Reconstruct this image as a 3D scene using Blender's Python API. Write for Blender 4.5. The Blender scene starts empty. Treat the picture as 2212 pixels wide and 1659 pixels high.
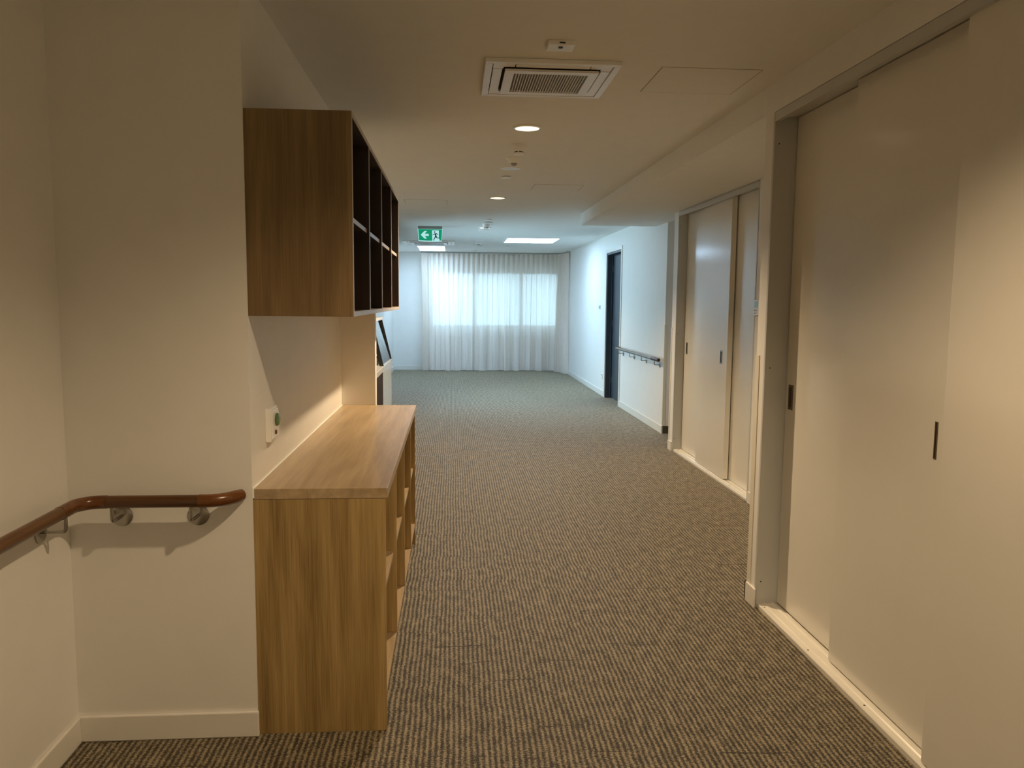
import bpy, bmesh, math, random
from mathutils import Vector, Matrix
random.seed(7)
PI = math.pi
sc = bpy.context.scene
COL = sc.collection

# ------------------------------------------------------------------ camera
FPX, YAW, PITCH, ROLL = 1710.57, 0.0755076, 0.1041282, -0.0086314
def cam_axes():
    cy, sy, cp, sp, cr, sr = (math.cos(YAW), math.sin(YAW), math.cos(PITCH),
                              math.sin(PITCH), math.cos(ROLL), math.sin(ROLL))
    f = Vector((sy * cp, cy * cp, -sp)); r = Vector((cy, -sy, 0)); d = f.cross(r)
    return r * cr + d * sr, d * cr - r * sr, f
cam = bpy.data.cameras.new('camera'); cam_o = bpy.data.objects.new('camera', cam); COL.objects.link(cam_o)
R_, D_, F_ = cam_axes()
M = Matrix(((R_.x, -D_.x, -F_.x, 0), (R_.y, -D_.y, -F_.y, 0), (R_.z, -D_.z, -F_.z, 1.6), (0, 0, 0, 1)))
cam_o.matrix_world = M
cam.sensor_fit = 'HORIZONTAL'; cam.sensor_width = 36; cam.lens = FPX / 2212 * 36
cam.clip_start = 0.05; cam.clip_end = 300
sc.camera = cam_o

# ------------------------------------------------------------------ view + world + lights
sc.view_settings.view_transform = 'Standard'
sc.view_settings.look = 'None'
sc.view_settings.gamma = 1
sc.view_settings.exposure = 0.0
sc.view_settings.use_curve_mapping = False
sc.cycles.use_denoising = True
sc.cycles.max_bounces = 14
sc.cycles.diffuse_bounces = 8
sc.cycles.transparent_max_bounces = 16
sc.cycles.caustics_reflective = False
sc.cycles.caustics_refractive = False
sc.cycles.sample_clamp_indirect = 6.0

SKY_COL, SKY_STR = (0.52, 0.79, 1.0, 1), 9.0
DL_COL, DL_W = (1.0, 0.74, 0.455), 118.0
PANEL_COL, PANEL_STR = (0.50, 0.74, 1.0, 1), 19.5

w = bpy.data.worlds.new('sky'); sc.world = w; w.use_nodes = True
wn = w.node_tree.nodes; wn['Background'].inputs[0].default_value = SKY_COL
wn['Background'].inputs[1].default_value = SKY_STR

def area_portal(loc, rot, sx, sy):
    l = bpy.data.lights.new('window_portal', 'AREA'); l.shape = 'RECTANGLE'; l.size = sx; l.size_y = sy
    l.cycles.is_portal = True
    o = bpy.data.objects.new('window_portal', l); COL.objects.link(o)
    o.location = loc; o.rotation_euler = rot
area_portal((1.0, 18.58, 1.64), (-PI / 2, 0, 0), 3.1, 1.36)
area_portal((-1.48, 12.6, 1.4), (0, -PI / 2, 0), 1.6, 3.2)  # portal for the added, unseen side window
def spot(name, x, y, z, watts=None, col=DL_COL):
    l = bpy.data.lights.new(name, 'SPOT'); l.energy = watts or DL_W; l.color = col
    l.spot_size = math.radians(134); l.spot_blend = .65; l.shadow_soft_size = 0.04
    l.use_nodes = True
    o = bpy.data.objects.new(name, l); COL.objects.link(o); o.location = (x, y, z)
    return o

# ------------------------------------------------------------------ materials
def newmat(name):
    m = bpy.data.materials.new(name); m.use_nodes = True
    nt = m.node_tree; b = nt.nodes['Principled BSDF']
    return m, nt, b
def node(nt, t, **k):
    n = nt.nodes.new(t)
    for a, v in k.items():
        if a in n.inputs.keys() if not hasattr(n, a) else False: n.inputs[a].default_value = v
        elif hasattr(n, a): setattr(n, a, v)
    return n
def coords(nt, scale=(1, 1, 1), loc=(0, 0, 0)):
    tc = nt.nodes.new('ShaderNodeTexCoord'); mp = nt.nodes.new('ShaderNodeMapping')
    mp.inputs['Scale'].default_value = scale; mp.inputs['Location'].default_value = loc
    nt.links.new(tc.outputs['Object'], mp.inputs['Vector']); return mp.outputs[0]
def noise(nt, vec, scale, detail=2, rough=.5, dist=0):
    n = nt.nodes.new('ShaderNodeTexNoise'); n.inputs['Scale'].default_value = scale
    n.inputs['Detail'].default_value = detail; n.inputs['Roughness'].default_value = rough
    n.inputs['Distortion'].default_value = dist
    nt.links.new(vec, n.inputs['Vector']); return n.outputs['Fac']
def ramp(nt, fac, stops):
    r = nt.nodes.new('ShaderNodeValToRGB'); e = r.color_ramp.elements
    while len(e) < len(stops): e.new(.5)
    for k, (p, c) in enumerate(stops):
        e[k].position = p; e[k].color = (c[0], c[1], c[2], 1)
    nt.links.new(fac, r.inputs[0]); return r.outputs[0]
def math_(nt, op, a, b=None, c=None):
    n = nt.nodes.new('ShaderNodeMath'); n.operation = op
    for i, v in enumerate((a, b, c)):
        if v is None: continue
        if isinstance(v, (int, float)): n.inputs[i].default_value = v
        else: nt.links.new(v, n.inputs[i])
    return n.outputs[0]
def bump(nt, b, h, strength, dist):
    n = nt.nodes.new('ShaderNodeBump'); n.inputs['Strength'].default_value = strength
    n.inputs['Distance'].default_value = dist
    nt.links.new(h, n.inputs['Height']); nt.links.new(n.outputs[0], b.inputs['Normal'])

def plain(name, col, rough=.5, metal=0, spec=.5, var=.03, vscale=8, bmp=0, bscale=200, emit=None, estr=0):
    m, nt, b = newmat(name)
    v = coords(nt)
    n = noise(nt, v, vscale, 3)
    c0 = [c * (1 - var) for c in col]; c1 = [min(1, c * (1 + var)) for c in col]
    nt.links.new(ramp(nt, n, [(.3, c0), (.7, c1)]), b.inputs['Base Color'])
    b.inputs['Roughness'].default_value = rough; b.inputs['Metallic'].default_value = metal
    b.inputs['Specular IOR Level'].default_value = spec
    if bmp: bump(nt, b, noise(nt, v, bscale, 2), bmp, .001)
    if emit:
        b.inputs['Emission Color'].default_value = (*emit, 1); b.inputs['Emission Strength'].default_value = estr
    return m

def wood(name, dark, mid, light, axis, rough=.42, scale=1.0, seed=0.0):
    m, nt, b = newmat(name)
    s = {'X': (1.0, 26, 26), 'Y': (26, 1.0, 26), 'Z': (26, 26, 1.0)}[axis]
    s2 = {'X': (.6, 5, 5), 'Y': (5, .6, 5), 'Z': (5, 5, .6)}[axis]
    s3 = {'X': (6, 380, 380), 'Y': (380, 6, 380), 'Z': (380, 380, 6)}[axis]
    a = noise(nt, coords(nt, [q * scale for q in s], (seed, seed, seed)), 1.0, 4, .6, .4)
    bnd = noise(nt, coords(nt, [q * scale for q in s2], (seed, 2 * seed, 0)), 1.4, 3, .55, 1.2)
    f = noise(nt, coords(nt, s3), 1.0, 2, .5)
    t = math_(nt, 'ADD', math_(nt, 'MULTIPLY', a, .42), math_(nt, 'MULTIPLY', bnd, .48))
    t = math_(nt, 'ADD', math_(nt, 'ADD', t, math_(nt, 'MULTIPLY', f, .30)), -.10)
    nt.links.new(ramp(nt, t, [(.34, dark), (.5, mid), (.66, light)]), b.inputs['Base Color'])
    b.inputs['Roughness'].default_value = rough
    bump(nt, b, f, .12, .0006)
    return m

def carpet_mat():
    m, nt, b = newmat('loop_pile_carpet')
    tc = nt.nodes.new('ShaderNodeTexCoord'); sx = nt.nodes.new('ShaderNodeSeparateXYZ')
    nt.links.new(tc.outputs['Object'], sx.inputs[0]); X, Y = sx.outputs[0], sx.outputs[1]
    # rows across the corridor of uneven length; each row shifts the ribs a little
    v_y = coords(nt, (.6, 3.0, 1)); wob = noise(nt, v_y, 1.5, 2)
    row = math_(nt, 'FLOOR', math_(nt, 'ADD', math_(nt, 'MULTIPLY', Y, 5.5), math_(nt, 'MULTIPLY', wob, 1.2)))
    wn_ = nt.nodes.new('ShaderNodeTexWhiteNoise'); wn_.noise_dimensions = '1D'; nt.links.new(row, wn_.inputs['W'])
    shift = math_(nt, 'MULTIPLY', wn_.outputs['Value'], .006)
    wig = math_(nt, 'MULTIPLY', noise(nt, coords(nt, (6, 7, 1)), 1.0, 2), .008)
    xx = math_(nt, 'ADD', math_(nt, 'ADD', X, shift), wig)
    s = math_(nt, 'SINE', math_(nt, 'MULTIPLY', xx, 2 * PI / .0212))
    rib = math_(nt, 'ADD', math_(nt, 'MULTIPLY', s, .5), .5)
    loops = noise(nt, coords(nt, (70, 210, 1)), 1.0, 3, .75)
    tuft = noise(nt, coords(nt, (170, 120, 1)), 1.0, 3, .75)
    patch = noise(nt, coords(nt, (26, 13, 1)), 1.0, 3, .6)
    def dev(n, k): return math_(nt, 'MULTIPLY', math_(nt, 'SUBTRACT', n, .5), k)
    h = math_(nt, 'ADD', dev(rib, .34), dev(loops, 1.25)); h = math_(nt, 'ADD', h, dev(tuft, 1.05))
    h = math_(nt, 'ADD', math_(nt, 'ADD', h, dev(patch, .55)), .5)
    # thin dark weft lines where rows meet, broken up
    fr = math_(nt, 'FRACT', math_(nt, 'ADD', math_(nt, 'MULTIPLY', Y, 5.5), math_(nt, 'MULTIPLY', wob, 1.2)))
    ln = math_(nt, 'LESS_THAN', fr, .028)
    brk = math_(nt, 'GREATER_THAN', noise(nt, coords(nt, (1.6, 5.5, 1), (3, 1, 0)), 1.5, 2), .57)
    ln = math_(nt, 'MULTIPLY', ln, brk)
    h = math_(nt, 'SUBTRACT', h, math_(nt, 'MULTIPLY', ln, .30))
    c = ramp(nt, h, [(.27, CARPET[0]), (.5, CARPET[1]), (.75, CARPET[2])])
    nt.links.new(c, b.inputs['Base Color'])
    b.inputs['Roughness'].default_value = .52
    tip = nt.nodes.new('ShaderNodeMapRange'); tip.inputs['From Min'].default_value = .38; tip.inputs['From Max'].default_value = .70
    nt.links.new(h, tip.inputs['Value'])
    nt.links.new(math_(nt, 'MULTIPLY_ADD', tip.outputs[0], .6, .2), b.inputs['Specular IOR Level'])   # only loop tips catch light
    nt.links.new(math_(nt, 'MULTIPLY_ADD', tip.outputs[0], .75, .25), b.inputs['Sheen Weight'])
    b.inputs['Sheen Roughness'].default_value = .5; b.inputs['Sheen Tint'].default_value = (.92, .82, .64, 1)
    bump(nt, b, h, .55, .006)
    return m
CARPET = ((.010, .006, .002), (.052, .036, .015), (.25, .19, .092))

def sheer_mat():
    m, nt, b = newmat('sheer_fabric')
    out = nt.nodes['Material Output']; nt.nodes.remove(b)
    thr = noise(nt, coords(nt, (300, 300, 20)), 1.0, 2)
    col = ramp(nt, thr, [(.3, (.93, .865, .805)), (.7, (.97, .915, .86))])
    d = nt.nodes.new('ShaderNodeBsdfDiffuse'); t = nt.nodes.new('ShaderNodeBsdfTranslucent')
    tr = nt.nodes.new('ShaderNodeBsdfTransparent')
    nt.links.new(col, d.inputs[0]); nt.links.new(col, t.inputs[0])
    m1 = nt.nodes.new('ShaderNodeMixShader'); m1.inputs[0].default_value = .20
    nt.links.new(d.outputs[0], m1.inputs[1]); nt.links.new(t.outputs[0], m1.inputs[2])
    m2 = nt.nodes.new('ShaderNodeMixShader')
    m2.inputs[0].default_value = .955
    nt.links.new(tr.outputs[0], m2.inputs[1]); nt.links.new(m1.outputs[0], m2.inputs[2])
    nt.links.new(m2.outputs[0], out.inputs[0])
    return m

def glass_mat():
    m, nt, b = newmat('clear_glass')
    out = nt.nodes['Material Output']; nt.nodes.remove(b)
    tr = nt.nodes.new('ShaderNodeBsdfTransparent'); tr.inputs[0].default_value = (.95, .98, .97, 1)
    gl = nt.nodes.new('ShaderNodeBsdfGlossy'); gl.inputs['Roughness'].default_value = .03
    fr = nt.nodes.new('ShaderNodeFresnel'); fr.inputs[0].default_value = 1.45
    mx = nt.nodes.new('ShaderNodeMixShader'); nt.links.new(fr.outputs[0], mx.inputs[0])
    nt.links.new(tr.outputs[0], mx.inputs[1]); nt.links.new(gl.outputs[0], mx.inputs[2])
    nt.links.new(mx.outputs[0], out.inputs[0]); return m

def emit_mat(name, col, s, base=(.8, .8, .8)):
    m, nt, b = newmat(name)
    b.inputs['Base Color'].default_value = (*base, 1)
    b.inputs['Emission Color'].default_value = (*col[:3], 1); b.inputs['Emission Strength'].default_value = s
    return m

MT = {
 'wall': plain('painted_plaster', (.825, .815, .785), .55, bmp=.08, bscale=350, var=.012),
 'ceil': plain('ceiling_paint', (.83, .83, .80), .75, var=.012, bmp=.05, bscale=300),
 'trim': plain('gloss_trim_paint', (.80, .78, .73), .35, var=.01),
 'door': plain('semi_gloss_door_laminate', (.78, .755, .69), .17, spec=.6, var=.012, vscale=3),
 'alu': plain('white_powdercoat_frame', (.55, .56, .55), .35, var=.01),
 'sill': plain('cream_track', (.80, .77, .70), .3, var=.02),
 'dark': plain('dark_void', (.015, .013, .012), .8),
 'oakZ': wood('oak_laminate_upright', (.20, .125, .042), (.36, .245, .095), (.50, .355, .155), 'Z'),
 'oakY': wood('oak_laminate_lengthwise', (.27, .19, .105), (.40, .295, .175), (.51, .39, .245), 'Y', rough=.3, seed=4.0),
 'walZ': wood('brown_laminate_upright', (.15, .095, .042), (.215, .14, .062), (.29, .195, .09), 'Z', rough=.45, seed=2.0),
 'walY': wood('brown_laminate_lengthwise', (.15, .095, .042), (.215, .14, .062), (.29, .195, .09), 'Y', rough=.45, seed=3.0),
 'walD': wood('brown_laminate_shaded', (.022, .013, .009), (.034, .020, .013), (.05, .03, .02), 'Z', rough=.5, seed=5.0),  # brown laminate darkened, the shade inside the wall bookcase put into its colour
 'edge': plain('pale_edge_band', (.46, .40, .34), .4),
 'rail': wood('varnished_rail_timber', (.07, .029, .008), (.115, .050, .013), (.16, .074, .020), 'X', rough=.3, seed=6.0),
 'rail_y': wood('varnished_rail_timber_lengthwise', (.07, .029, .008), (.115, .050, .013), (.16, .074, .020), 'Y', rough=.3, seed=6.5),
 'rail_gloss': plain('glossy_rail_lacquer', (.20, .17, .15), .16, spec=1.0, metal=.55),
 'rail_dark': wood('dark_rail_timber', (.03, .012, .006), (.05, .02, .01), (.07, .03, .016), 'Y', rough=.4, seed=8.0),
 'rail2': wood('redder_rail_timber', (.085, .028, .007), (.13, .045, .010), (.20, .078, .02), 'X', rough=.25, seed=9.0),
 'steel': plain('brushed_steel', (.40, .38, .34), .24, metal=1, var=.04, vscale=60),
 'bronze': plain('dark_bronze_pull', (.17, .125, .075), .4, metal=.6), 'slot': plain('pull_slot', (.022, .015, .009), .5),
 'white': plain('white_plastic', (.90, .90, .885), .3, var=.01),
 'grey': plain('grey_plastic', (.32, .32, .31), .5),
 'midgrey': plain('shadow_grey_slats', (.20, .17, .14), .6),
 'black': plain('black_metal', (.02, .022, .022), .4),
 'slate': plain('slate_door_paint', (.042, .058, .076), .42, var=.05),
 'darkskirt': plain('dark_vinyl_skirting', (.06, .055, .04), .5),
 'vinyl': plain('grey_vinyl', (.22, .21, .18), .5),
 'brownfront': plain('dark_brown_front', (.040, .024, .016), .75, var=.08, spec=.15),
 'bench': plain('pale_bench_top', (.72, .69, .62), .25, var=.03),
 'gloss': plain('gloss_white_panel', (.74, .78, .80), .12, var=.01),
 'guard': plain('cream_plastic_guard', (.74, .70, .60), .4),
 'green_btn': plain('green_button', (.10, .20, .08), .25),
 'brown_btn': plain('brown_button', (.16, .06, .03), .35),
 'screen': plain('pale_blue_screen', (.30, .48, .56), .2),
 'sign_green': emit_mat('lit_sign_green', (.0, .30, .14), .75, (.0, .16, .08)),
 'sign_white': emit_mat('lit_sign_white', (.42, .78, .80), .8, (.4, .45, .45)),
 'sign_dark': plain('sign_dark_green', (.0, .07, .055), .4),
 'led': emit_mat('led_diffuser', PANEL_COL, PANEL_STR),
 'lens': emit_mat('warm_lamp_lens', (1, .86, .55), 2.2),
 'lens_off': plain('frosted_lens', (.74, .76, .76), .3),
 'chrome': plain('polished_reflector', (.75, .72, .66), .15, metal=1),
 'ground': plain('pale_concrete_yard', (.42, .42, .40), .8, vscale=.5),
}
MT['carpet'] = carpet_mat(); MT['sheer'] = sheer_mat(); MT['glass'] = glass_mat()

# ------------------------------------------------------------------ mesh helpers
class MB:
    def __init__(s): s.bm = bmesh.new()
    def box(s, x0, x1, y0, y1, z0, z1):
        v = [s.bm.verts.new((x, y, z)) for z in (z0, z1) for y in (y0, y1) for x in (x0, x1)]
        for f in ((0, 2, 3, 1), (4, 5, 7, 6), (0, 1, 5, 4), (2, 6, 7, 3), (0, 4, 6, 2), (1, 3, 7, 5)):
            s.bm.faces.new([v[i] for i in f])
        return s
    def prism(s, pts, axis, a, b):
        """closed outline extruded along axis from a to b; pts in the two other axes (x,y order kept)"""
        def P(p, t): return {'X': (t, p[0], p[1]), 'Y': (p[0], t, p[1]), 'Z': (p[0], p[1], t)}[axis]
        A = [s.bm.verts.new(P(p, a)) for p in pts]; B = [s.bm.verts.new(P(p, b)) for p in pts]
        s.bm.faces.new(A); s.bm.faces.new(B[::-1]); n = len(pts)
        for i in range(n): s.bm.faces.new((A[i], B[i], B[(i + 1) % n], A[(i + 1) % n]))
        return s
    def tube(s, path, r, n=16, cap=True):
        path = [Vector(p) for p in path]; rings = []
        rr = r if isinstance(r, (list, tuple)) else [r] * len(path)
        up = None
        for i, p in enumerate(path):
            t = (path[min(i + 1, len(path) - 1)] - path[max(i - 1, 0)]).normalized()
            if up is None: up = Vector((0, 0, 1)) if abs(t.z) < .9 else Vector((0, 1, 0))
            a = t.cross(up).normalized(); u = a.cross(t).normalized(); up = u
            rings.append([s.bm.verts.new(p + (a * math.cos(k * 2 * PI / n) + u * math.sin(k * 2 * PI / n)) * rr[i]) for k in range(n)])
        for A, B in zip(rings, rings[1:]):
            for k in range(n): s.bm.faces.new((A[k], A[(k + 1) % n], B[(k + 1) % n], B[k]))
        if cap: s.bm.faces.new(rings[0][::-1]); s.bm.faces.new(rings[-1])
        return s
    def lathe(s, prof, c, n=32, axis='Z'):
        """prof: (radius, height) pairs around axis through c; ends closed"""
        rings = []
        for r, h in prof:
            ring = []
            for k in range(n):
                a = 2 * PI * k / n; u, v = max(r, 1e-4) * math.cos(a), max(r, 1e-4) * math.sin(a)
                p = {'Z': (u, v, h), 'X': (h, u, v), 'Y': (u, h, v)}[axis]
                ring.append(s.bm.verts.new((c[0] + p[0], c[1] + p[1], c[2] + p[2])))
            rings.append(ring)
        for A, B in zip(rings, rings[1:]):
            for k in range(n): s.bm.faces.new((A[k], A[(k + 1) % n], B[(k + 1) % n], B[k]))
        s.bm.faces.new(rings[0][::-1]); s.bm.faces.new(rings[-1])
        return s

def wloc(o):
    v = Vector(o.location)
    while o.parent: o = o.parent; v += Vector(o.location)
    return v
def obj(name, mb, mat, parent=None, smooth=False, bev=0, kind=None, label=None):
    bm = mb.bm
    bmesh.ops.recalc_face_normals(bm, faces=bm.faces[:])
    lo = Vector((1e9,) * 3); hi = -lo
    for v in bm.verts:
        for i in range(3): lo[i] = min(lo[i], v.co[i]); hi[i] = max(hi[i], v.co[i])
    org = Vector(((lo.x + hi.x) / 2, (lo.y + hi.y) / 2, lo.z))
    for v in bm.verts: v.co -= org
    me = bpy.data.meshes.new(name); bm.to_mesh(me); bm.free()
    if smooth:
        for f in me.polygons: f.use_smooth = True
    me.materials.append(MT[mat] if isinstance(mat, str) else mat)
    o = bpy.data.objects.new(name, me); COL.objects.link(o)
    if parent: o.parent = parent; o.location = org - wloc(parent)
    else: o.location = org
    if smooth:
        md = o.modifiers.new('es', 'EDGE_SPLIT'); md.split_angle = math.radians(35)
    if bev:
        md = o.modifiers.new('bv', 'BEVEL'); md.width = bev; md.segments = 2; md.limit_method = 'ANGLE'
    if kind: o['kind'] = kind
    if label: o['label'] = label
    return o
def tag(o, label, cat, group=None):
    o['label'] = label; o['category'] = cat
    if group: o['group'] = group
    return o
def thing(name, loc, label, cat, group=None, kind=None):
    o = bpy.data.objects.new(name, None); COL.objects.link(o); o.location = loc
    o.empty_display_size = .1
    if kind: o['kind'] = kind
    return tag(o, label, cat, group)
def struct(name, mb, mat, label=None, **k):
    o = obj(name, mb, mat, kind='structure', **k)
    if label: o['label'] = label
    return o
def B(*a): return MB().box(*a)

# ------------------------------------------------------------------ setting
ZC = 2.694
YB = 18.40     # back wall
struct('floor', B(-1.5, 3.7, -3.3, YB + .2, -.1, 0), 'carpet', 'ribbed brown and beige loop carpet floor')
struct('ceiling', B(-1.5, 3.7, -3.3, YB + .2, ZC, ZC + .12), 'ceil', 'plain painted ceiling of the corridor')
struct('wall_left', B(-1.5, -1.345, -3.3, 2.83, 0, ZC), 'wall', 'painted wall at far left with the timber handrail')
struct('wall_left_recess', B(-1.5, -.712, 2.83, 5.24, 0, ZC), 'wall', 'painted wall block behind the bookcases')
struct('wall_left_nib', B(-.712, -.497, 5.14, 5.24, 0, 1.5405), 'wall', 'short wall end beyond the low bookcase')
LY0, LY1, LZ0, LZ1 = 11.0, 14.2, .60, 2.20
mb = MB(); mb.box(-1.5, -1.35, 5.24, LY0, 0, ZC); mb.box(-1.5, -1.35, LY1, YB, 0, ZC)
mb.box(-1.5, -1.35, LY0, LY1, 0, LZ0); mb.box(-1.5, -1.35, LY0, LY1, LZ1, ZC)
struct('wall_left_far', mb, 'wall', 'left wall of the far lounge')
w2 = bpy.data.objects.new('added_fill_window', None); COL.objects.link(w2); w2.location = (-1.43, 12.6, LZ0)  # added, out of view: brings side daylight onto right wall and carpet
w2['kind'] = 'structure'; w2['label'] = 'added unseen side window bringing fill daylight into the lounge past the display case'
mb = MB()
for a, b in ((LY0, LY0 + .05), (LY1 - .05, LY1), (12.575, 12.625)): mb.box(-1.46, -1.40, a, b, LZ0, LZ1)
for a, b in ((LY0 + .05, 12.575), (12.625, LY1 - .05)):
    mb.box(-1.46, -1.40, a, b, LZ0, LZ0 + .05); mb.box(-1.46, -1.40, a, b, LZ1 - .05, LZ1)
    obj('window_pane', B(-1.435, -1.425, a, b, LZ0 + .05, LZ1 - .05), 'glass', w2)
obj('window_frame', mb, 'alu', w2)
struct('wall_near', B(-1.5, 3.7, -3.45, -3.3, 0, ZC), 'wall', 'wall closing the corridor behind the viewpoint')
# back wall around the window
WX0, WX1, WZ0, WZ1 = -.50, 2.50, .985, 2.285
mb = MB(); mb.box(-1.5, WX0, YB, YB + .2, 0, ZC); mb.box(WX1, 2.75, YB, YB + .2, 0, ZC)
mb.box(WX0, WX1, YB, YB + .2, 0, WZ0); mb.box(WX0, WX1, YB, YB + .2, WZ1, ZC)
struct('wall_back', mb, 'wall', 'end wall with the curtained window')
# right side
XC1, XC2, XR = 1.60, 2.375, 2.56
mb = MB(); mb.box(XC1, XC2 + .1, 3.955, 4.06, 0, ZC); mb.box(XC1, XC1 + .12, 1.645, 3.955, 2.548, ZC)
mb.box(XC1, XC1 + .12, -3.3, 1.645, 0, ZC)
struct('wall_right_near', mb, 'wall', 'painted wall around the near sliding cupboard doors')
struct('wall_right_cupboard_back', B(2.30, 2.36, -3.3, 3.955, 0, ZC), 'wall', 'inside back of the near cupboard')
struct('wall_right_middle', B(XC2, XC2 + .1, 4.06, 6.095, 0, ZC), 'wall', 'painted wall between the two sliding door cupboards')
struct('wall_right_pier', B(XC2, XC2 + .55, 8.315, 8.465, 0, ZC), 'wall', 'narrow pier at the far end of the second cupboard')
struct('wall_right_middle_back', B(XC2 + .55, XC2 + .65, 5.9, 8.315, 0, ZC), 'wall', 'inside back of the second cupboard')
DY0, DY1, DZ = 11.98, 13.11, 2.40
mb = MB(); mb.box(XR, XR + .14, 9.42, DY0, 0, ZC); mb.box(XR, XR + .14, DY1, YB, 0, ZC); mb.box(XR, XR + .14, DY0, DY1, DZ, ZC)
mb.box(XR + .14, 3.7, 9.42, 9.56, 0, ZC)
struct('wall_right_far', mb, 'wall', 'right wall of the far lounge with the slate door')
mb = B(3.55, 3.7, 8.3, 9.42, 0, ZC); mb.box(XC2 + .66, 3.55, 8.315, 8.465, 0, ZC); mb.box(XR + .15, XR + .2, DY0 - .1, DY1 + .1, 0, ZC)  # last box: unseen block added behind the door to stop sky light leaking
struct('wall_right_alcove', mb, 'wall', 'end of the side passage between cupboard and lounge, plus an added light block behind the slate door')
struct('ceiling_bulkhead', B(XC1, XR, 4.06, 9.97, 2.552, ZC), 'ceil', 'boxed ceiling bulkhead above the second cupboard')
# skirtings
SK = .098
def skirt(name, *b): struct(name, B(*b, 0, SK), 'trim', bev=.005)
skirt('baseboard_left', -1.345, -1.333, -3.3, 2.818)
skirt('baseboard_left_facing', -1.345, -.706, 2.818, 2.83)
skirt('baseboard_left_far', -1.35, -1.338, 8.6, YB)
skirt('baseboard_back', -1.338, XR - .012, YB - .012, YB)
skirt('baseboard_right_far', XR - .012, XR, 9.42, DY0 - .06)
skirt('baseboard_right_lounge', XR - .012, XR, DY1 + .06, YB - .012)
skirt('baseboard_right_middle', XC2 - .012, XC2, 4.06, 6.085)
mb = MB(); mb.box(XC2 - .012, XC2, 8.325, 8.477, 0, SK); mb.box(XC2 - .012, XC2 + .2, 8.465, 8.477, 0, SK)
struct('baseboard_right_pier', mb, 'trim')
mb = MB(); mb.box(XC1 - .012, XC1, 3.935, 4.072, 0, SK); mb.box(XC1 - .012, XC2 - .012, 4.06, 4.072, 0, SK)
struct('baseboard_right_near', mb, 'trim')
struct('baseboard_right_alcove', B(XR + .003, 3.55, 9.408, 9.42, 0, SK), 'darkskirt')
struct('trim_1', B(XR - .02, XR + .06, 8.477, 9.408, 0, .006), 'vinyl', 'grey threshold strip at the side passage')
# yard outside the window
struct('ground_outside', B(-30, 30, YB + .3, 70, -.6, -.5), 'ground', 'pale yard outside the window')

# window
win = bpy.data.objects.new('window_1', None); COL.objects.link(win); win.location = (1.0, YB + .1, WZ0)
win['kind'] = 'structure'; win['label'] = 'three-pane window behind the sheer curtain'
mb = MB(); y0, y1 = YB + .08, YB + .14
mb.box(WX0, WX1, y0, y1, WZ0, WZ0 + .05); mb.box(WX0, WX1, y0, y1, WZ1 - .05, WZ1)
mb.box(WX0, WX0 + .05, y0, y1, WZ0 + .05, WZ1 - .05); mb.box(WX1 - .05, WX1, y0, y1, WZ0 + .05, WZ1 - .05)
for xm in (.515, 1.59): mb.box(xm - .045, xm + .045, y0, y1, WZ0 + .05, WZ1 - .05)
obj('window_frame', mb, 'alu', win)
for a, b in ((WX0 + .05, .47), (.56, 1.545), (1.635, WX1 - .05)):
    obj('window_pane', B(a, b, YB + .105, YB + .115, WZ0 + .05, WZ1 - .05), 'glass', win)

# slate door in the right wall
dr = bpy.data.objects.new('door_1', None); COL.objects.link(dr); dr.location = (XR + .07, (DY0 + DY1) / 2, 0)
dr['kind'] = 'structure'; dr['label'] = 'slate grey door standing in a white frame in the right wall'
mb = MB(); x0, x1 = XR - .014, XR
mb.box(x0, x1, DY0 - .055, DY0, 0, DZ + .055); mb.box(x0, x1, DY1, DY1 + .055, 0, DZ + .055); mb.box(x0, x1, DY0, DY1, DZ, DZ + .055)
obj('architrave', mb, 'trim', dr, bev=.003)
mb = MB(); mb.box(XR, XR + .135, DY1 - .03, DY1 - .001, 0, DZ - .001); mb.box(XR, XR + .135, DY0 + .001, DY0 + .03, 0, DZ - .001); mb.box(XR, XR + .135, DY0 + .03, DY1 - .03, DZ - .03, DZ - .001)
mb.box(XR + .075, XR + .092, DY1 - .045, DY1 - .03, 0, DZ - .03)
obj('door_jamb', mb, 'slate', dr, bev=.002)
leaf = obj('door_leaf', B(XR + .10, XR + .138, DY0 + .034, DY1 - .036, .01, DZ - .034), 'slate', dr, bev=.002)
for z in (.25, 1.2, 2.1): obj('hinge', MB().tube([(XR + .097, DY1 - .036, z), (XR + .097, DY1 - .036, z + .1)], .007, 10), 'grey', dr, smooth=True)
hb = MB(); hb.tube([(XR + .10, DY0 + .10, 1.0), (XR + .055, DY0 + .10, 1.0), (XR + .05, DY0 + .105, 1.0), (XR + .05, DY0 + .21, 1.0)], .009, 10)
obj('lever_handle', hb, 'steel', leaf, smooth=True)

# ------------------------------------------------------------------ low bookcase
CX0, CX1, CY0, CY1 = -.711, -.243, 2.838, 5.132
bk = thing('low_bookcase', ((CX0 + CX1) / 2, (CY0 + CY1) / 2, 0),
           'long low oak bookcase with open shelves and a deep counter top', 'bookcase')
DIV = [2.838, 3.40, 3.975, 4.59, 5.132]
obj('countertop', B(CX0 + .004, CX1 + .009, CY0 - .001, CY1 + .006, .886, .924), 'oakY', bk, bev=.0015)
obj('sealant_bead', B(CX0 - .0008, CX0 + .004, CY0, CY1 + .005, .89, .9265), 'white', bk, label='thin white sealant line along the wall')
obj('end_panel', B(CX0 - .0008, CX1, CY0, CY0 + .018, 0, .885), 'oakZ', bk, bev=.001)
obj('end_panel', B(CX0 + .004, CX1, CY1 - .018, CY1, 0, .885), 'oakZ', bk, bev=.001)
for yd in DIV[1:4]: obj('divider', B(CX0 + .02, CX1, yd, yd + .018, .140, .885), 'oakZ', bk, bev=.001)
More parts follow.
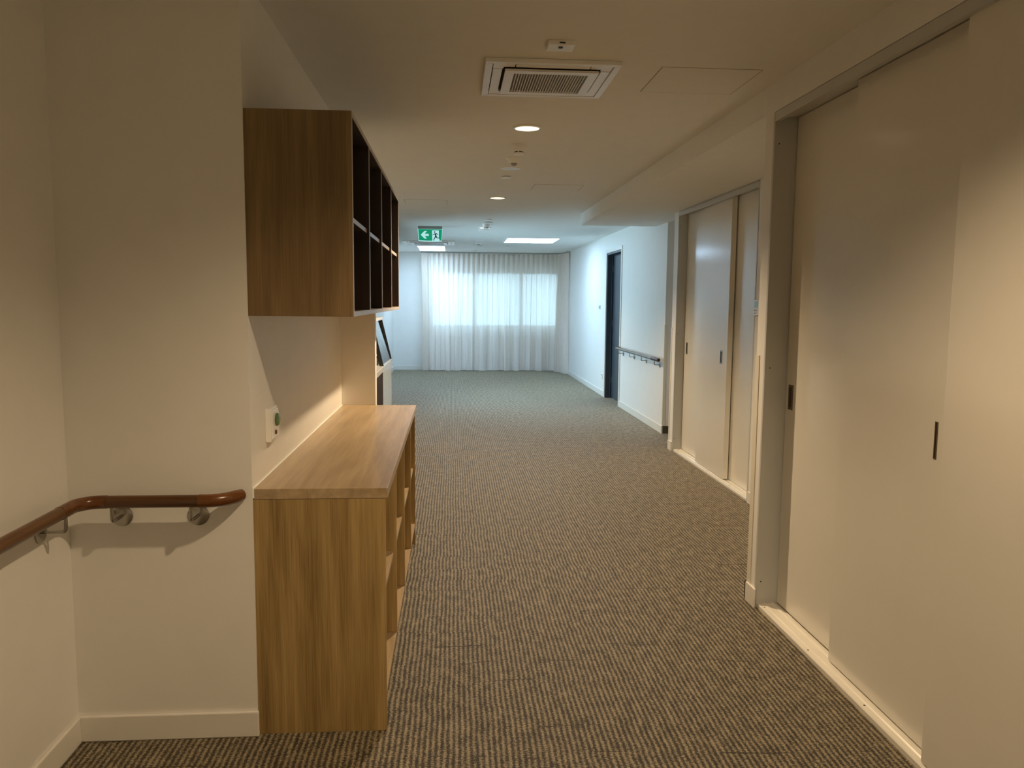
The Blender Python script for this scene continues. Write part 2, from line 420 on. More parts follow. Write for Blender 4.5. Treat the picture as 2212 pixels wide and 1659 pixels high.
obj('back_panel', B(CX0 + .002, CX0 + .019, CY0 + .018, CY1 - .018, .10, .885), 'oakZ', bk)
obj('bottom_shelf', B(CX0 + .02, CX1 - .002, CY0 + .018, CY1 - .018, .120, .1395), 'oakY', bk, bev=.001)
for i in range(4):
    obj('shelf', B(CX0 + .02, CX1 - .012, DIV[i] + .0185, DIV[i + 1] - (.0005 if i < 3 else .0185), .492, .510), 'oakY', bk, bev=.001)
obj('plinth', B(CX0 + .02, CX1 - .06, CY0 + .018, CY1 - .018, 0, .119), 'walY', bk)

# ------------------------------------------------------------------ wall bookcase
UX0, UX1, UY0, UY1, UZ0, UZ1 = -.7119, -.348, 2.838, 5.215, 1.541, 2.247
ub = thing('wall_bookcase', ((UX0 + UX1) / 2, (UY0 + UY1) / 2, UZ0),
           'dark brown timber bookcase hung on the wall above the oak counter', 'bookcase')
UD = [2.838, 3.405, 3.985, 4.60, 5.197]
obj('end_panel', B(UX0, UX1, UY0, UY0 + .018, UZ0, UZ1), 'walZ', ub, bev=.001)
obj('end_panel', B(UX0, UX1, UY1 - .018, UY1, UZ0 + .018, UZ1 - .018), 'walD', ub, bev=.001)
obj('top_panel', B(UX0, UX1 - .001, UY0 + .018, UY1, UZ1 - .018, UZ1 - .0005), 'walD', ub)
obj('bottom_panel', B(UX0, UX1 - .001, UY0 + .018, UY1, UZ0 + .0005, UZ0 + .018), 'walY', ub)
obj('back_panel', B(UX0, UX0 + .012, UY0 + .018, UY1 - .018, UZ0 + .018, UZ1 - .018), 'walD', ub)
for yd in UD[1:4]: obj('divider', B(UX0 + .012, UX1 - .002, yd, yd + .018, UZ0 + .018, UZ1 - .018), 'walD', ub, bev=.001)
for i in range(4):
    x0 = UX0 + .012; y0 = UD[i] + .018; y1 = UD[i + 1]
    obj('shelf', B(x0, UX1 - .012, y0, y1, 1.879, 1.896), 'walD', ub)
# pale edge banding on the open front
mb = MB(); e0, e1 = UX1, UX1 + .0015
mb.box(e0, e1, UY0 + .001, UY1, UZ0, UZ0 + .018); mb.box(e0, e1, UY0 + .001, UY1, UZ1 - .018, UZ1)
for yd in UD[:4] + [UY1 - .018]: mb.box(e0, e1, yd + .001, yd + .017, UZ0 + .018, UZ1 - .018)
for i in range(4): mb.box(e0 - .012, e1 - .012, UD[i] + .0185, UD[i + 1] - .0005, 1.879, 1.896)
obj('edge_banding', mb, 'edge', ub, label='pale edging on the bookcase front')

# call point on the recess wall
cp = thing('nurse_call_point', (-.70, 3.10, 1.06), 'white call point plate with a round green button above the oak counter', 'call button')
obj('back_box', B(-.712, -.690, 3.045, 3.160, 1.055, 1.185), 'white', cp, bev=.003)
fp = obj('face_plate', B(-.690, -.684, 3.048, 3.157, 1.066, 1.176), 'white', cp, bev=.002)
obj('call_button', MB().lathe([(.024, 0), (.026, .004), (.022, .010), (.010, .014)], (-.684, 3.112, 1.135), 24, 'X'), 'green_btn', cp, smooth=True, label='round green button')
obj('cancel_button', MB().lathe([(.009, 0), (.010, .003), (.006, .006)], (-.684, 3.095, 1.088), 16, 'X'), 'brown_btn', cp, smooth=True, label='small brown button')

# ------------------------------------------------------------------ timber handrail at left
RZ, RR = .906, .0215
hr = thing('handrail', (-1.1, 2.745, .8), 'varnished brown timber handrail turning the corner at the left wall', 'handrail')
XL, YF = -1.262, 2.745
arc = lambda c, r, a0, a1, n: [(c[0] + r * math.cos(a0 + (a1 - a0) * k / n), c[1] + r * math.sin(a0 + (a1 - a0) * k / n), RZ) for k in range(n + 1)]
obj('rail', MB().tube([(XL, -1.2, RZ), (XL, 2.595, RZ)], RR, 24), 'rail_y', hr, smooth=True)
obj('rail', MB().tube([(-1.205, YF, RZ), (-.855, YF, RZ)], RR, 24), 'rail', hr, smooth=True)
el = [(XL, 2.595, RZ), (XL, 2.63, RZ)] + arc((XL + .085, YF - .085), .085, PI, PI / 2, 12)[1:] + [(-1.205, YF, RZ)]
el = [(XL, 2.595, RZ)] + arc((XL + .075, YF - .075), .075, PI, PI / 2, 14) + [(-1.205 + .028, YF, RZ)]
obj('elbow', MB().tube(el, RR + .0012, 24), 'rail2', hr, smooth=True, label='redder timber elbow at the corner')
ec = (-.855, YF + .105)
en = [(-.870, YF, RZ)] + arc(ec, .105, -PI / 2, -PI / 2 + 1.12, 12) 
en.append((en[-1][0] + .012, en[-1][1] + .024, RZ))
rr = [RR + .0012] * (len(en) - 1) + [RR - .001]
en.append((en[-1][0] + .003, en[-1][1] + .0035, RZ)); rr.append(.012)
obj('end_return', MB().tube(en, rr, 24), 'rail2', hr, smooth=True, label='redder timber end curving back to the wall')
def bracket(rx, ry, wx, wy, parent, zr=RZ - RR):
    d = Vector((wx - rx, wy - ry, 0)); L = d.length; d.normalize(); zb = zr - .05
    pth = [(rx, ry, zr + .004), (rx, ry, zb + .014)]
    for k in range(1, 7):
        a = k / 6 * PI / 2; pth.append((rx + d.x * .014 * (1 - math.cos(a)), ry + d.y * .014 * (1 - math.cos(a)), zb + .014 - .014 * math.sin(a)))
    pth.append((wx - d.x * .004, wy - d.y * .004, zb))
    b_ = obj('bracket', MB().tube(pth, .0058, 12), 'steel', parent, smooth=True)
    ax = 'X' if abs(d.x) > .5 else 'Y'; s = -1 if (d.x + d.y) > 0 else 1
    obj('wall_flange', MB().lathe([(.037, 0), (.037, s * .004), (.033, s * .006)], (wx, wy, zb), 28, ax), 'steel', b_, smooth=True)
for x in (-1.163, -.900): bracket(x, YF, x, 2.83, hr)
for y in (2.634, 1.9, 1.1, .3): bracket(XL, y, -1.345, y, hr)

# ------------------------------------------------------------------ far handrail on the right wall
h2 = thing('handrail', (2.5, 10.6, .8), 'slim handrail on the right wall beside the slate door', 'handrail')
X2 = 2.487
obj('rail', MB().tube([(X2, 9.73, RZ), (X2, 11.83, RZ)], RR, 20), 'rail_gloss', h2, smooth=True)
nr = [(X2, 9.50, RZ), (X2, 9.34, RZ), (X2 + .01, 9.32, RZ), (X2 + .03, 9.308, RZ)]
nr = [(X2, 9.74, RZ), (X2, 9.425, RZ), (X2 + .004, 9.405, RZ)]
obj('end_return', MB().tube(nr, [RR + .001, RR + .001, RR - .002], 20), 'rail_dark', h2, smooth=True, label='darker timber near end')
fe = [(X2, 11.80, RZ), (X2, 11.86, RZ), (X2 + .012, 11.885, RZ), (X2 + .04, 11.90, RZ), (X2 + .055, 11.902, RZ)]
obj('end_return', MB().tube(fe, RR + .001, 20), 'rail2', h2, smooth=True, label='far end curving to the wall')
for y in (9.60, 10.28, 10.98, 11.70): bracket(X2, y, XR, y, h2)

# ------------------------------------------------------------------ sliding cupboards
def flush_pull(x, yc, z0, z1, wid, par, mat='bronze'):
    """recessed pull set in the face of a door whose face is at x"""
    mb = MB(); t = .003; y0, y1 = yc - wid / 2, yc + wid / 2; f = min(.012, wid * .26)
    mb.box(x - t, x + .001, y0, y0 + f, z0, z1); mb.box(x - t, x + .001, y1 - f, y1, z0, z1)
    mb.box(x - t, x + .001, y0 + f, y1 - f, z0, z0 + f); mb.box(x - t, x + .001, y0 + f, y1 - f, z1 - f, z1)
    h = obj('flush_pull', mb, mat, par, bev=.0006)
    obj('finger_slot', B(x - t * .25, x + .001, y0 + f, y1 - f, z0 + f, z1 - f), 'slot', h, label='dark finger slot')
def cupboard(name, label, x, y0, y1, zt, leaves, screws, sill_z=.022, depth=.16):
    t = thing(name, (x + depth / 2, (y0 + y1) / 2, 0), label, 'cupboard')
    # frame: two jambs and the head, standing slightly proud
    mb = MB()
    for a, b in ((y1, y1 + .019), (y0 - .019, y0)):
        obj('side_jamb', B(x - .004, x + depth, a, b, 0, zt + .044), 'alu', t, bev=.0015)
    obj('head_track', B(x - .004, x + .022, y0, y1, zt, zt + .044), 'alu', t, bev=.001)
    obj('head_lining', B(x + .022, x + depth, y0, y1, zt + .022, zt + .044), 'alu', t)
    # floor track with two raised ribs
    p = [(x + .008, 0), (x + .008, sill_z * .8), (x + .012, sill_z), (x + .034, sill_z), (x + .040, sill_z + .004), (x + .050, sill_z + .004), (x + .054, sill_z),
         (x + .080, sill_z), (x + .086, sill_z + .004), (x + .096, sill_z + .004), (x + .100, sill_z - .004), (x + depth, sill_z - .004), (x + depth, 0)]
    obj('floor_track', MB().prism(p, 'Y', y0 + .001, y1 - .001), 'sill', t)
    for lx, a, b, th, pull, z0 in leaves:
        d = obj('sliding_door', B(lx, lx + th, a, b, z0, zt + .018), 'door', t, bev=.001)
        if pull: flush_pull(lx, pull[0], pull[1], pull[2], pull[3], d, *pull[4:])
    for (sx, sy, sz, ax) in screws:
        if ax == 'Y': m_ = MB().lathe([(.0035, 0), (.0035, -.0008)], (sx, sy, sz), 12, 'Y')
        else: m_ = MB().lathe([(.0045, 0), (.0045, .001)], (sx, sy, sz), 12)
        obj('screw', m_, 'black', t)
    return t
cupboard('built_in_cupboard', 'nearest cupboard with three cream sliding doors in a white frame', XC1, 1.665, 3.935, 2.499,
         [(1.712, 3.17, 3.930, .036, (3.872, 1.064, 1.19, .052), .030),
          (1.664, 2.43, 3.255, .036, (2.580, 1.070, 1.20, .016), .030),
          (1.616, 1.672, 2.475, .036, None, .030)],
         [(1.622, 3.935, 2.391, 'Y'), (1.622, 3.935, 1.271, 'Y'), (1.622, 3.935, .141, 'Y')] +
         [(1.626, y, .022, 'Z') for y in (3.88, 3.37, 2.87, 2.37, 1.9)])
cupboard('built_in_cupboard', 'second cupboard under the bulkhead with three cream sliding doors', XC2, 6.115, 8.296, 2.503,
         [(2.470, 7.50, 8.290, .036, (8.20, 1.060, 1.183, .052), .030),
          (2.410, 6.80, 7.603, .046, (6.945, 1.055, 1.178, .06, 'steel'), .034),
          (2.468, 6.120, 6.90, .036, None, .030)],
         [(2.393, 8.296, 2.40, 'Y'), (2.393, 8.296, 1.27, 'Y'), (2.393, 8.296, .141, 'Y')] +
         [(2.401, y, .022, 'Z') for y in (8.2, 7.75, 7.2, 6.6)])

# corner guards
def corner_guard(x, y, sx, sy, z0, z1, label, leg=.03):
    t = .004; mb = MB()
    xa, xb = sorted((x + sx * t, x - sx * leg)); ya, yb = sorted((y, y + sy * t))
    mb.box(xa, xb, ya, yb, z0, z1)
    xa, xb = sorted((x, x + sx * t)); ya, yb = sorted((y, y - sy * leg))
    mb.box(xa, xb, ya, yb, z0, z1)
    tag(obj('corner_guard', mb, 'guard'), label, 'corner guard', 'corner guards on the right')
corner_guard(XC1, 4.06, -1, 1, SK, 1.33, 'cream plastic corner guard on the pier beside the nearest cupboard', .045)
corner_guard(XC2, 8.465, -1, 1, SK, 1.33, 'cream plastic corner guard beside the second cupboard')
corner_guard(XR, 9.42, -1, -1, SK + .002, 1.33, 'cream plastic corner guard at the wall end by the far handrail')

# controls on the right-hand walls
th = thing('thermostat', (XC2 - .02, 5.99, 1.51), 'white wall controller with a blue screen just past the near pier', 'thermostat')
obj('body', B(XC2 - .018, XC2, 5.93, 6.085, 1.507, 1.628), 'white', th, bev=.003)
obj('screen', B(XC2 - .020, XC2 - .0178, 6.00, 6.07, 1.565, 1.618), 'screen', th, label='pale blue screen')
for k, (yy, zz) in enumerate(((6.06, 1.545), (6.03, 1.545), (6.06, 1.523), (6.03, 1.523))):
    obj('key', B(XC2 - .020, XC2 - .0178, yy - .009, yy + .009, zz - .006, zz + .006), 'grey', th)
sw = thing('light_switch', (XR, 13.68, 1.47), 'white light switch on the right wall left of the slate door', 'switch')
obj('plate', B(XR - .012, XR, 13.62, 13.74, 1.475, 1.545), 'white', sw, bev=.002)
obj('rocker', B(XR - .016, XR - .0118, 13.635, 13.725, 1.481, 1.539), 'grey', sw)
po = thing('power_outlet', (XR, 13.38, .30), 'white power outlet low on the right wall by the slate door', 'outlet')
obj('plate', B(XR - .012, XR, 13.31, 13.43, .30, .38), 'white', po, bev=.002)
for yy in (13.34, 13.40): obj('switch', B(XR - .016, XR - .0118, yy - .01, yy + .01, .352, .368), 'grey', po)

# ------------------------------------------------------------------ curtains
def smooth_noise(seed):
    rnd = random.Random(seed); ph = [(rnd.uniform(.4, 3), rnd.uniform(0, 6.28), rnd.uniform(.3, 1)) for _ in range(6)]
    return lambda t: sum(a * math.sin(f * t + p) for f, p, a in ph) / 3
def curtain(path_fn, L, lam, amp, z0, z1, flare, seed, nz=28, per=22, merge=0, vfix=None, omega=0):
    n = int(L / lam * per); N1, N2, N3 = smooth_noise(seed), smooth_noise(seed + 1), smooth_noise(seed + 2)
    mb = MB(); grid = []
    for j in range(nz + 1):
        v = j / nz; z = z1 + (z0 - z1) * v; row = []; v = v if vfix is None else vfix
        for i in range(n + 1):
            s = L * i / n
            (x, y), (nx, ny) = path_fn(s / L, v)
            drift = .55 * v * N1(s * 2.2) * 1.3
            a = amp * (1 + flare * v) * (1 + .35 * v * N2(s * 3.1))
            wv = merge * min(1, max(0, (v - .08) * 1.5))
            p1 = 2 * PI * s / lam + drift * 2.2; p2 = 2 * PI * s / (lam * 2.35) + 1.6 * N2(s * 1.3) + drift
            o = a * ((1 - wv) * math.sin(p1) + wv * 1.15 * math.sin(p2) + wv * .35 * math.sin(2 * PI * s / (lam * .8) + 3 * N1(s))) + .010 * v * N3(s * 1.7 + v)
            t_ = -omega * ((1 - wv) * math.sin(2 * p1) + wv * 2.0 * math.sin(2 * p2))      # folds overhang at their sides
            x += ny * t_; y -= nx * t_
            zz = z + (.004 * math.sin(s * 9) if j == nz else 0)
            row.append(mb.bm.verts.new((x + nx * o, y + ny * o, zz)))
        grid.append(row)
    for A, B_ in zip(grid, grid[1:]):
        for i in range(n): mb.bm.faces.new((A[i], A[i + 1], B_[i + 1], B_[i]))
    return mb
def bez(p0, p1, p2, t):
    q = lambda a, b, c: (1 - t) ** 2 * a + 2 * (1 - t) * t * b + t * t * c
    d = lambda a, b, c: 2 * (1 - t) * (b - a) + 2 * t * (c - b)
    x, y = q(p0[0], p1[0], p2[0]), q(p0[1], p1[1], p2[1]); dx, dy = d(p0[0], p1[0], p2[0]), d(p0[1], p1[1], p2[1])
    l = math.hypot(dx, dy) or 1
    return (x, y), (-dy / l, dx / l)
YCUR = 18.13
def main_path(t, v):
    x = -.545 + t * 2.965
    y = YCUR - max(0, (x - 2.25)) ** 2 * 1.6
    return (x, y), (0, 1)
cu = thing('sheer_curtain', (.9, YCUR, 0), 'wide white sheer curtain drawn across the end window', 'curtain')
obj('fabric', curtain(main_path, 2.965, .112, .037, .055, 2.655, .05, 3, nz=40, merge=.8, omega=.017), 'sheer', cu, smooth=False)
for o_ in (cu.children[0],):
    for f in o_.data.polygons: f.use_smooth = True
obj('hem', curtain(main_path, 2.965, .112, .0390, .012, .056, .0, 3, nz=2, merge=.8, vfix=1, omega=.017), 'sheer', cu)
obj('heading_tape', curtain(main_path, 2.965, .112, .0385, 2.61, 2.66, 0, 3, nz=2, vfix=0, omega=.017), 'sheer', cu)
def stack_path(t, v):
    fl = .13 * v
    return bez((2.36 - fl * .55, 17.80 - .06 * v), (2.50 - fl * .2, 17.70), (2.515, 17.28), t)
cs = thing('sheer_curtain', (2.48, 17.5, 0), 'bunched end of the sheer curtain against the right wall', 'curtain')
obj('fabric', curtain(stack_path, .62, .082, .030, .012, 2.655, .45, 11, per=16), 'sheer', cs, smooth=False)
for f in cs.children[0].data.polygons: f.use_smooth = True
def lstack_path(t, v): return (-.70 + .02 * math.sin(v * 2) + t * .13, YCUR - .045), (.25, .97)
cl = thing('sheer_curtain', (-.66, YCUR, 0), 'narrow bunched sheer curtain at the left end of the window', 'curtain')
obj('fabric', curtain(lstack_path, .30, .075, .020, .012, 2.655, .3, 21, per=16), 'sheer', cl, smooth=False)
for f in cl.children[0].data.polygons: f.use_smooth = True
tp = [(-.72, YCUR, 2.679)] + [(-.6 + k * .2, YCUR, 2.679) for k in range(15)] + [(2.36, YCUR - .03, 2.679), (2.45, YCUR - .10, 2.679), (2.505, YCUR - .25, 2.679), (2.515, 17.25, 2.679)]
tag(obj('curtain_track', MB().tube(tp, .0145, 8), 'alu'), 'white curtain track curving round the ceiling corner by the window', 'curtain track')

# ------------------------------------------------------------------ servery at left
sv = thing('servery_bench', (-1.03, 7.0, 0), 'dark brown bench with a pale top beyond the wall end', 'bench')
obj('cabinet_body', B(-1.345, -.745, 5.30, 8.33, .06, .855), 'brownfront', sv)
for k in range(4):
    a = 5.31 + k * .755
    obj('cabinet_door', B(-.745, -.727, a, a + .748, .065, .850), 'brownfront', sv, bev=.002)
obj('kickboard', B(-1.345, -.79, 5.30, 8.33, 0, .06), 'black', sv)
obj('bench_top', B(-1.345, -.718, 5.28, 8.335, .856, .912), 'bench', sv, bev=.003)
dc = thing('food_display_case', (-1.03, 8.9, 0), 'white food display case with a sloping black framed glass guard', 'display case')
obj('body', B(-1.345, -.722, 8.345, 9.46, .02, .880), 'gloss', dc, bev=.004)
obj('case_top', B(-1.345, -.716, 8.342, 9.464, .880, .910), 'gloss', dc, bev=.003)
XB, XT, ZB, ZT = -.722, -.862, .912, 1.372
for yy in (8.35, 9.43):
    mb = MB(); s = .040
    mb.prism([(XB - s, ZB), (XB + .004, ZB), (XT + s * .9, ZT), (XT - s * .2, ZT)], 'Y', yy, yy + .024)
    obj('slanted_post', mb, 'black', dc, bev=.002)
obj('base_bar', B(-1.28, -.725, 9.405, 9.429, .912, .945), 'black', dc, bev=.002)
gx = .004
obj('glass_guard', MB().prism([(XB - .014, ZB + .01), (XB - .008, ZB + .01), (XT + .010, ZT), (XT + .004, ZT)], 'Y', 8.376, 9.428), 'glass', dc)
obj('canopy', B(-1.02, -.815, 8.33, 9.47, ZT, ZT + .032), 'white', dc, bev=.004)
for k in range(5):
    yy = 9.30 - .19 * k
    obj('tray_rail', B(-1.28, -.790, yy - .045, yy + .045, .9105, .922), 'black', dc, bev=.002)

# ------------------------------------------------------------------ ceiling fittings
def downlight(x, y, lit, label, watts=DL_W):
    t = thing('downlight', (x, y, ZC), label, 'ceiling light', 'recessed downlights along the corridor')
    obj('trim_ring', MB().lathe([(.092, 0), (.091, -.006), (.084, -.009), (.078, -.0085), (.076, -.0005)], (x, y, ZC), 40), 'white', t, smooth=True)
    obj('reflector', MB().lathe([(.0765, -.0075), (.077, -.0102), (.0745, -.0102), (.074, -.0075)], (x, y, ZC), 40), 'chrome', t, smooth=True)
    obj('lens', MB().lathe([(.0738, -.0072), (.0738, -.0088), (.03, -.0098)], (x, y, ZC), 40), 'lens' if lit else 'lens_off', t, smooth=True)
    if lit:
        l = spot('downlight_lamp', x, y, ZC - .05, watts); l.parent = t; l.location = (0, 0, -.03)
    return t
downlight(.470, 5.125, True, 'large lit round downlight in front of the first smoke detector', 255)
downlight(.477, 8.55, True, 'lit round downlight behind the flat white disc, before the exit sign', 260)
downlight(.474, 1.70, True, 'lit round downlight above the left handrail corner, out of the frame')
downlight(.474, -1.72, True, 'lit round downlight behind the viewpoint')
downlight(.480, 12.03, True, 'round downlight just past the far smoke detector', 110)
downlight(.490, 15.90, False, 'unlit round downlight past the far motion sensor')

def speaker(x, y, label):
    t = thing('ceiling_speaker', (x, y, ZC), label, 'speaker', 'round ceiling speakers')
    obj('rim', MB().lathe([(.084, 0), (.083, -.006), (.074, -.008), (.068, -.005)], (x, y, ZC), 40), 'white', t, smooth=True)
    obj('grille', MB().lathe([(.068, -.004), (.068, -.0065), (.02, -.0072)], (x, y, ZC), 40), 'lens_off', t, smooth=True)
speaker(.478, 6.67, 'round white ceiling speaker behind the near motion sensor')
speaker(.483, 12.46, 'round white ceiling speaker behind the third downlight')
speaker(.493, 14.55, 'round white ceiling speaker in front of the far motion sensor')
def disc(x, y, r, label):
    tag(obj('sprinkler_cover', MB().lathe([(r * .55, 0), (r * .55, -.006), (r, -.007), (r, -.0105), (r * .9, -.0115)], (x, y, ZC), 32), 'white', smooth=True),
        label, 'sprinkler cover', 'flat round sprinkler covers')
disc(.470, 7.13, .046, 'flat white disc on the ceiling behind the near speaker')
disc(.482, 10.84, .046, 'small flat white disc beyond the second downlight')
disc(.486, 11.22, .064, 'larger flat white disc right in front of the far smoke detector')
disc(.505, 17.4, .062, 'farthest white ceiling disc just before the curtain')
disc(1.095, 16.02, .05, 'small disc beside the square light panel')
def detector(x, y, label, s=1.0):
    t = thing('smoke_detector', (x, y, ZC), label, 'smoke detector', 'smoke detectors')
    obj('base', MB().lathe([(.052 * s, 0), (.052 * s, -.012), (.048 * s, -.034), (.040 * s, -.046)], (x, y, ZC), 36), 'white', t, smooth=True)
    obj('sensor_ring', MB().lathe([(.033 * s, -.046), (.033 * s, -.054)], (x, y, ZC), 36), 'black', t, smooth=True)
    for k in range(6):
        a = k * PI / 3 + .3
        obj('vane', B(x + .034 * s * math.cos(a) - .004, x + .034 * s * math.cos(a) + .004, y + .034 * s * math.sin(a) - .004, y + .034 * s * math.sin(a) + .004, ZC - .0545, ZC - .0455), 'white', t)
    obj('cap', MB().lathe([(.037 * s, -.054), (.037 * s, -.060), (.028 * s, -.066), (.006, -.067)], (x, y, ZC), 36), 'white', t, smooth=True)
detector(.467, 5.70, 'white smoke detector hanging between the largest downlight and the motion sensor')
detector(.478, 11.49, 'small white smoke detector hanging in front of the third downlight')
def pir(x, y, label):
    t = thing('motion_sensor', (x, y, ZC), label, 'motion sensor', 'cone shaped motion sensors')
    obj('housing', MB().lathe([(.062, 0), (.062, -.006), (.050, -.020), (.028, -.040)], (x, y, ZC), 36), 'white', t, smooth=True)
    obj('dome_lens', MB().lathe([(.026, -.038), (.025, -.046), (.018, -.055), (.006, -.059)], (x, y, ZC), 28), 'grey', t, smooth=True)
pir(.469, 6.21, 'white cone motion sensor behind the near smoke detector')
pir(.483, 15.0, 'far cone motion sensor near the bright square panel')

sb = thing('sensor_box', (.458, 3.49, ZC), 'small white rectangular box on the ceiling in front of the near air conditioner', 'ceiling sensor')
obj('body', B(.402, .516, 3.435, 3.535, ZC - .018, ZC), 'white', sb, bev=.003)
obj('sensor_eye', B(.448, .473, 3.4325, 3.4352, ZC - .014, ZC - .008), 'black', sb)
obj('sensor_window', MB().lathe([(.010, -.018), (.010, -.021), (.004, -.022)], (.458, 3.475, ZC), 20), 'black', sb, smooth=True)

def cassette(cx, cy, half, label, s_y=None):
    t = thing('ceiling_air_conditioner', (cx, cy, ZC), label, 'air conditioner', 'ceiling cassette air conditioners')
    h = half; hy = s_y or half; zf = ZC - .020
    k = h / .314; w_ = .034 * k
    mb = MB()
    mb.box(cx - h, cx + h, cy - hy, cy - hy + w_, zf, ZC - .0005); mb.box(cx - h, cx + h, cy + hy - w_, cy + hy, zf, ZC - .0005)
    mb.box(cx - h, cx - h + w_, cy - hy + w_, cy + hy - w_, zf, ZC - .0005); mb.box(cx + h - w_, cx + h, cy - hy + w_, cy + hy - w_, zf, ZC - .0005)
    obj('outer_frame', mb, 'white', t, bev=.003)
    obj('recess', B(cx - h + w_, cx + h - w_, cy - hy + w_, cy + hy - w_, ZC - .003, ZC - .001), 'dark', t)
    hi, hiy = h - w_ - .004, hy - w_ - .004; c = .10 * k; g = .048 * k
    for sx in (-1, 1):
        for sy in (-1, 1):
            x0, x1 = sorted((cx + sx * hi, cx + sx * (hi - g))); x2, x3 = sorted((cx + sx * hi, cx + sx * (hi - c)))
            y0, y1 = sorted((cy + sy * hiy, cy + sy * (hiy - c * .75))); y2, y3 = sorted((cy + sy * hiy, cy + sy * (hiy - g)))
            m_ = MB(); m_.box(x0, x1, *sorted((cy + sy * (hiy - g), cy + sy * (hiy - c * .75))), zf + .003, ZC - .004); m_.box(x2, x3, y2, y3, zf + .003, ZC - .004)
            obj('corner_panel', m_, 'white', t)
    e = .004
    for sx in (-1, 1):
        x0, x1 = sorted((cx + sx * hi, cx + sx * (hi - g + .004)))
        obj('louvre_flap', B(x0, x1, cy - hiy + c * .75 + e, cy + hiy - c * .75 - e, zf + .001, zf + .007), 'white', t, bev=.002)
        y0, y1 = sorted((cy + sx * hiy, cy + sx * (hiy - g + .004)))
        obj('louvre_flap', B(cx - hi + c + e, cx + hi - c - e, y0, y1, zf + .001, zf + .007), 'white', t, bev=.002)
    q, qy = hi - g - .008, hiy - g - .008; zg = zf - .012; m_ = MB(); r1, r2 = .044 * k, .044 * k
    m_.box(cx - q, cx + q, cy - qy, cy - qy + r2, zg, zg + .01); m_.box(cx - q, cx + q, cy + qy - r2, cy + qy, zg, zg + .01)
    m_.box(cx - q, cx - q + r1, cy - qy + r2, cy + qy - r2, zg, zg + .01); m_.box(cx + q - r1, cx + q, cy - qy + r2, cy + qy - r2, zg, zg + .01)
    n = 27; pitch = 2 * (q - r1) / n
    for i in range(1, n): xx = cx - q + r1 + i * pitch; m_.box(xx - pitch * .12, xx + pitch * .12, cy - qy + r2, cy + qy - r2, zg + .001, zg + .010)
    gr = obj('intake_grille', m_, 'white', t)
    obj('filter', B(cx - q + r1, cx + q - r1, cy - qy + r2, cy + qy - r2, zg + .0101, zg + .012), 'midgrey', gr)
    obj('grille_side', B(cx - q + .01, cx + q - .01, cy - qy + .01, cy + qy - .01, zg + .012, ZC - .0035), 'dark', gr)
cassette(.463, 4.00, .314, 'nearest square ceiling air conditioner above the corridor', .302)
cassette(-.44, 15.25, .475, 'far ceiling air conditioner behind the exit sign', .475)

def led(x0, x1, y0, y1, label):
    t = thing('led_panel', ((x0 + x1) / 2, (y0 + y1) / 2, ZC), label, 'ceiling light')
    mb = MB(); f = .012
    mb.box(x0, x1, y0, y0 + f, ZC - .010, ZC); mb.box(x0, x1, y1 - f, y1, ZC - .010, ZC); mb.box(x0, x0 + f, y0 + f, y1 - f, ZC - .010, ZC); mb.box(x1 - f, x1, y0 + f, y1 - f, ZC - .010, ZC)
    obj('frame', mb, 'white', t)
    obj('diffuser', B(x0 + f, x1 - f, y0 + f, y1 - f, ZC - .008, ZC - .004), 'led', t)
led(.945, 1.865, 13.84, 14.90, 'bright square light panel on the ceiling at the right')
led(-.715, -.148, 16.18, 17.66, 'bright light panel behind the far air conditioner')

def access(x0, x1, y0, y1, label):
    t = thing('access_panel', ((x0 + x1) / 2, (y0 + y1) / 2, ZC), label, 'access panel', 'flush ceiling access panels')
    obj('hatch', B(x0 + .004, x1 - .004, y0 + .004, y1 - .004, ZC - .0012, ZC), 'ceil', t)
    mb = MB(); f = .0035
    mb.box(x0, x1, y0, y0 + f, ZC - .0006, ZC); mb.box(x0, x1, y1 - f, y1, ZC - .0006, ZC); mb.box(x0, x0 + f, y0 + f, y1 - f, ZC - .0006, ZC); mb.box(x1 - f, x1, y0 + f, y1 - f, ZC - .0006, ZC)
    obj('shadow_gap', mb, 'midgrey', t)
access(.975, 1.46, 3.765, 4.21, 'flush ceiling hatch right of the near air conditioner')
access(.769, 1.237, 7.55, 7.945, 'flush ceiling hatch right of the second downlight')
access(-.53, -.06, 8.85, 9.2, 'flush ceiling hatch on the left before the exit sign')

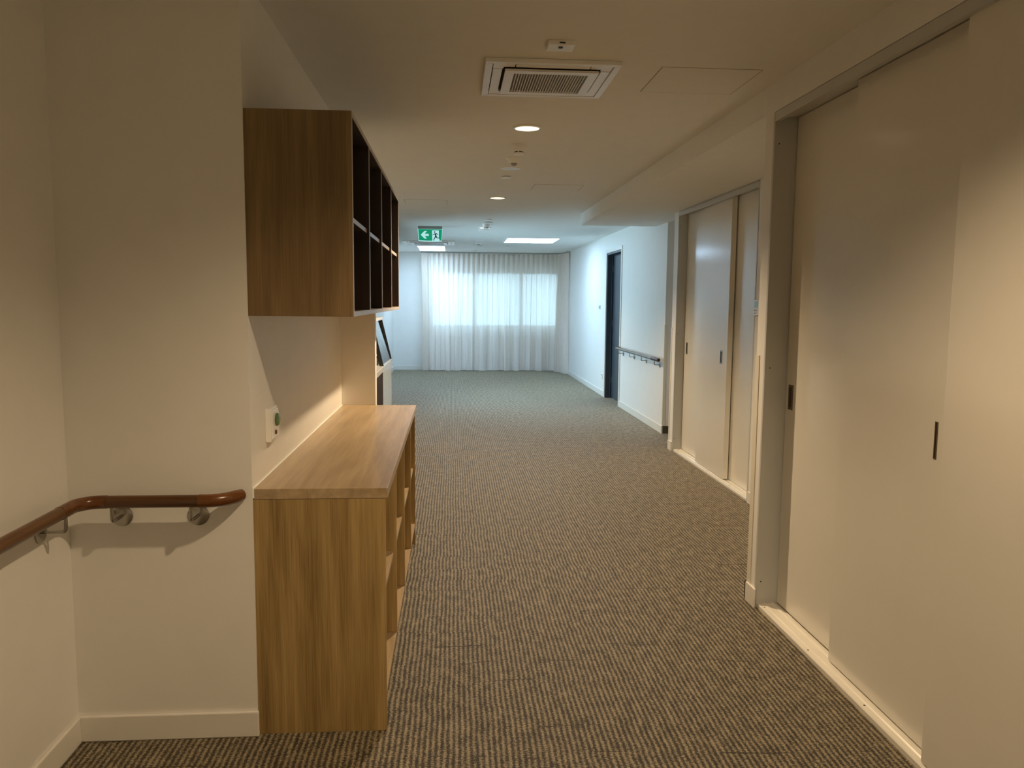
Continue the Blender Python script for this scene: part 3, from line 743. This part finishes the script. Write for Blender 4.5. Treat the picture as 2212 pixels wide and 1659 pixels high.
# exit sign
YS = 11.95
ex = thing('exit_sign', (-.331, YS, 2.48), 'green and white lit exit sign with a left arrow and a running figure', 'exit sign')
S = .000625; X0 = -.331
def P(a, b): return (X0 + (a - 767) * S, 2.655 - (b - 266) * S * 1.0)
obj('mount', B(-.509, -.154, YS - .005, YS + .07, 2.652, ZC), 'grey', ex, bev=.003, label='grey ceiling mount')
def flat(pts, y, th=.002): return MB().prism(pts, 'Y', y - th, y)
def curve_pts(l, r, top, bot, dip, sl):
    b = [P(l + sl + (r - l - 2 * sl) * k / 10, bot - 16 + dip * (1 - ((k - 5) / 5) ** 2)) for k in range(11)]
    return [P(l, top)] + b + [P(r, top)]
obj('blade', flat(curve_pts(473, 1060, 262, 570, 10, 20), YS + .012, .012), 'sign_white', ex, label='pale glowing border')
yf = YS
obj('green_field', flat(curve_pts(488, 1050, 276, 552, 8, 16), yf, .002), 'sign_green', ex)
obj('arrow', flat([P(*p) for p in ((545, 405), (632, 320), (694, 320), (640, 380), (735, 380), (735, 434), (640, 434), (692, 495), (634, 495))], yf - .002, .0015), 'sign_white', ex)
obj('doorway', flat([P(*p) for p in ((812, 300), (972, 300), (972, 500), (990, 500), (985, 542), (818, 542))], yf - .002, .0015), 'sign_white', ex)
mb = MB(); ym = yf - .0035
def limb(p, q, w0, w1):
    dx, dy = q[0] - p[0], q[1] - p[1]; l = math.hypot(dx, dy); nx, ny = -dy / l, dx / l
    mb.prism([P(p[0] + nx * w0, p[1] + ny * w0), P(q[0] + nx * w1, q[1] + ny * w1), P(q[0] - nx * w1, q[1] - ny * w1), P(p[0] - nx * w0, p[1] - ny * w0)], 'Y', ym - .0012, ym)
mb.prism([P(872 + 17 * math.cos(k * PI / 8), 340 + 17 * math.sin(k * PI / 8)) for k in range(16)], 'Y', ym - .0012, ym)
for a in (((888, 372), (905, 440), 17, 15), ((880, 375), (848, 402), 9, 7), ((848, 402), (822, 402), 7, 6), ((896, 372), (930, 378), 9, 8), ((930, 378), (952, 408), 8, 6),
          ((898, 432), (878, 478), 13, 10), ((878, 478), (848, 522), 10, 9), ((848, 522), (862, 540), 8, 7), ((908, 432), (922, 472), 13, 11), ((922, 472), (985, 480), 10, 7)): limb(*a)
obj('running_figure', mb, 'sign_dark', ex)
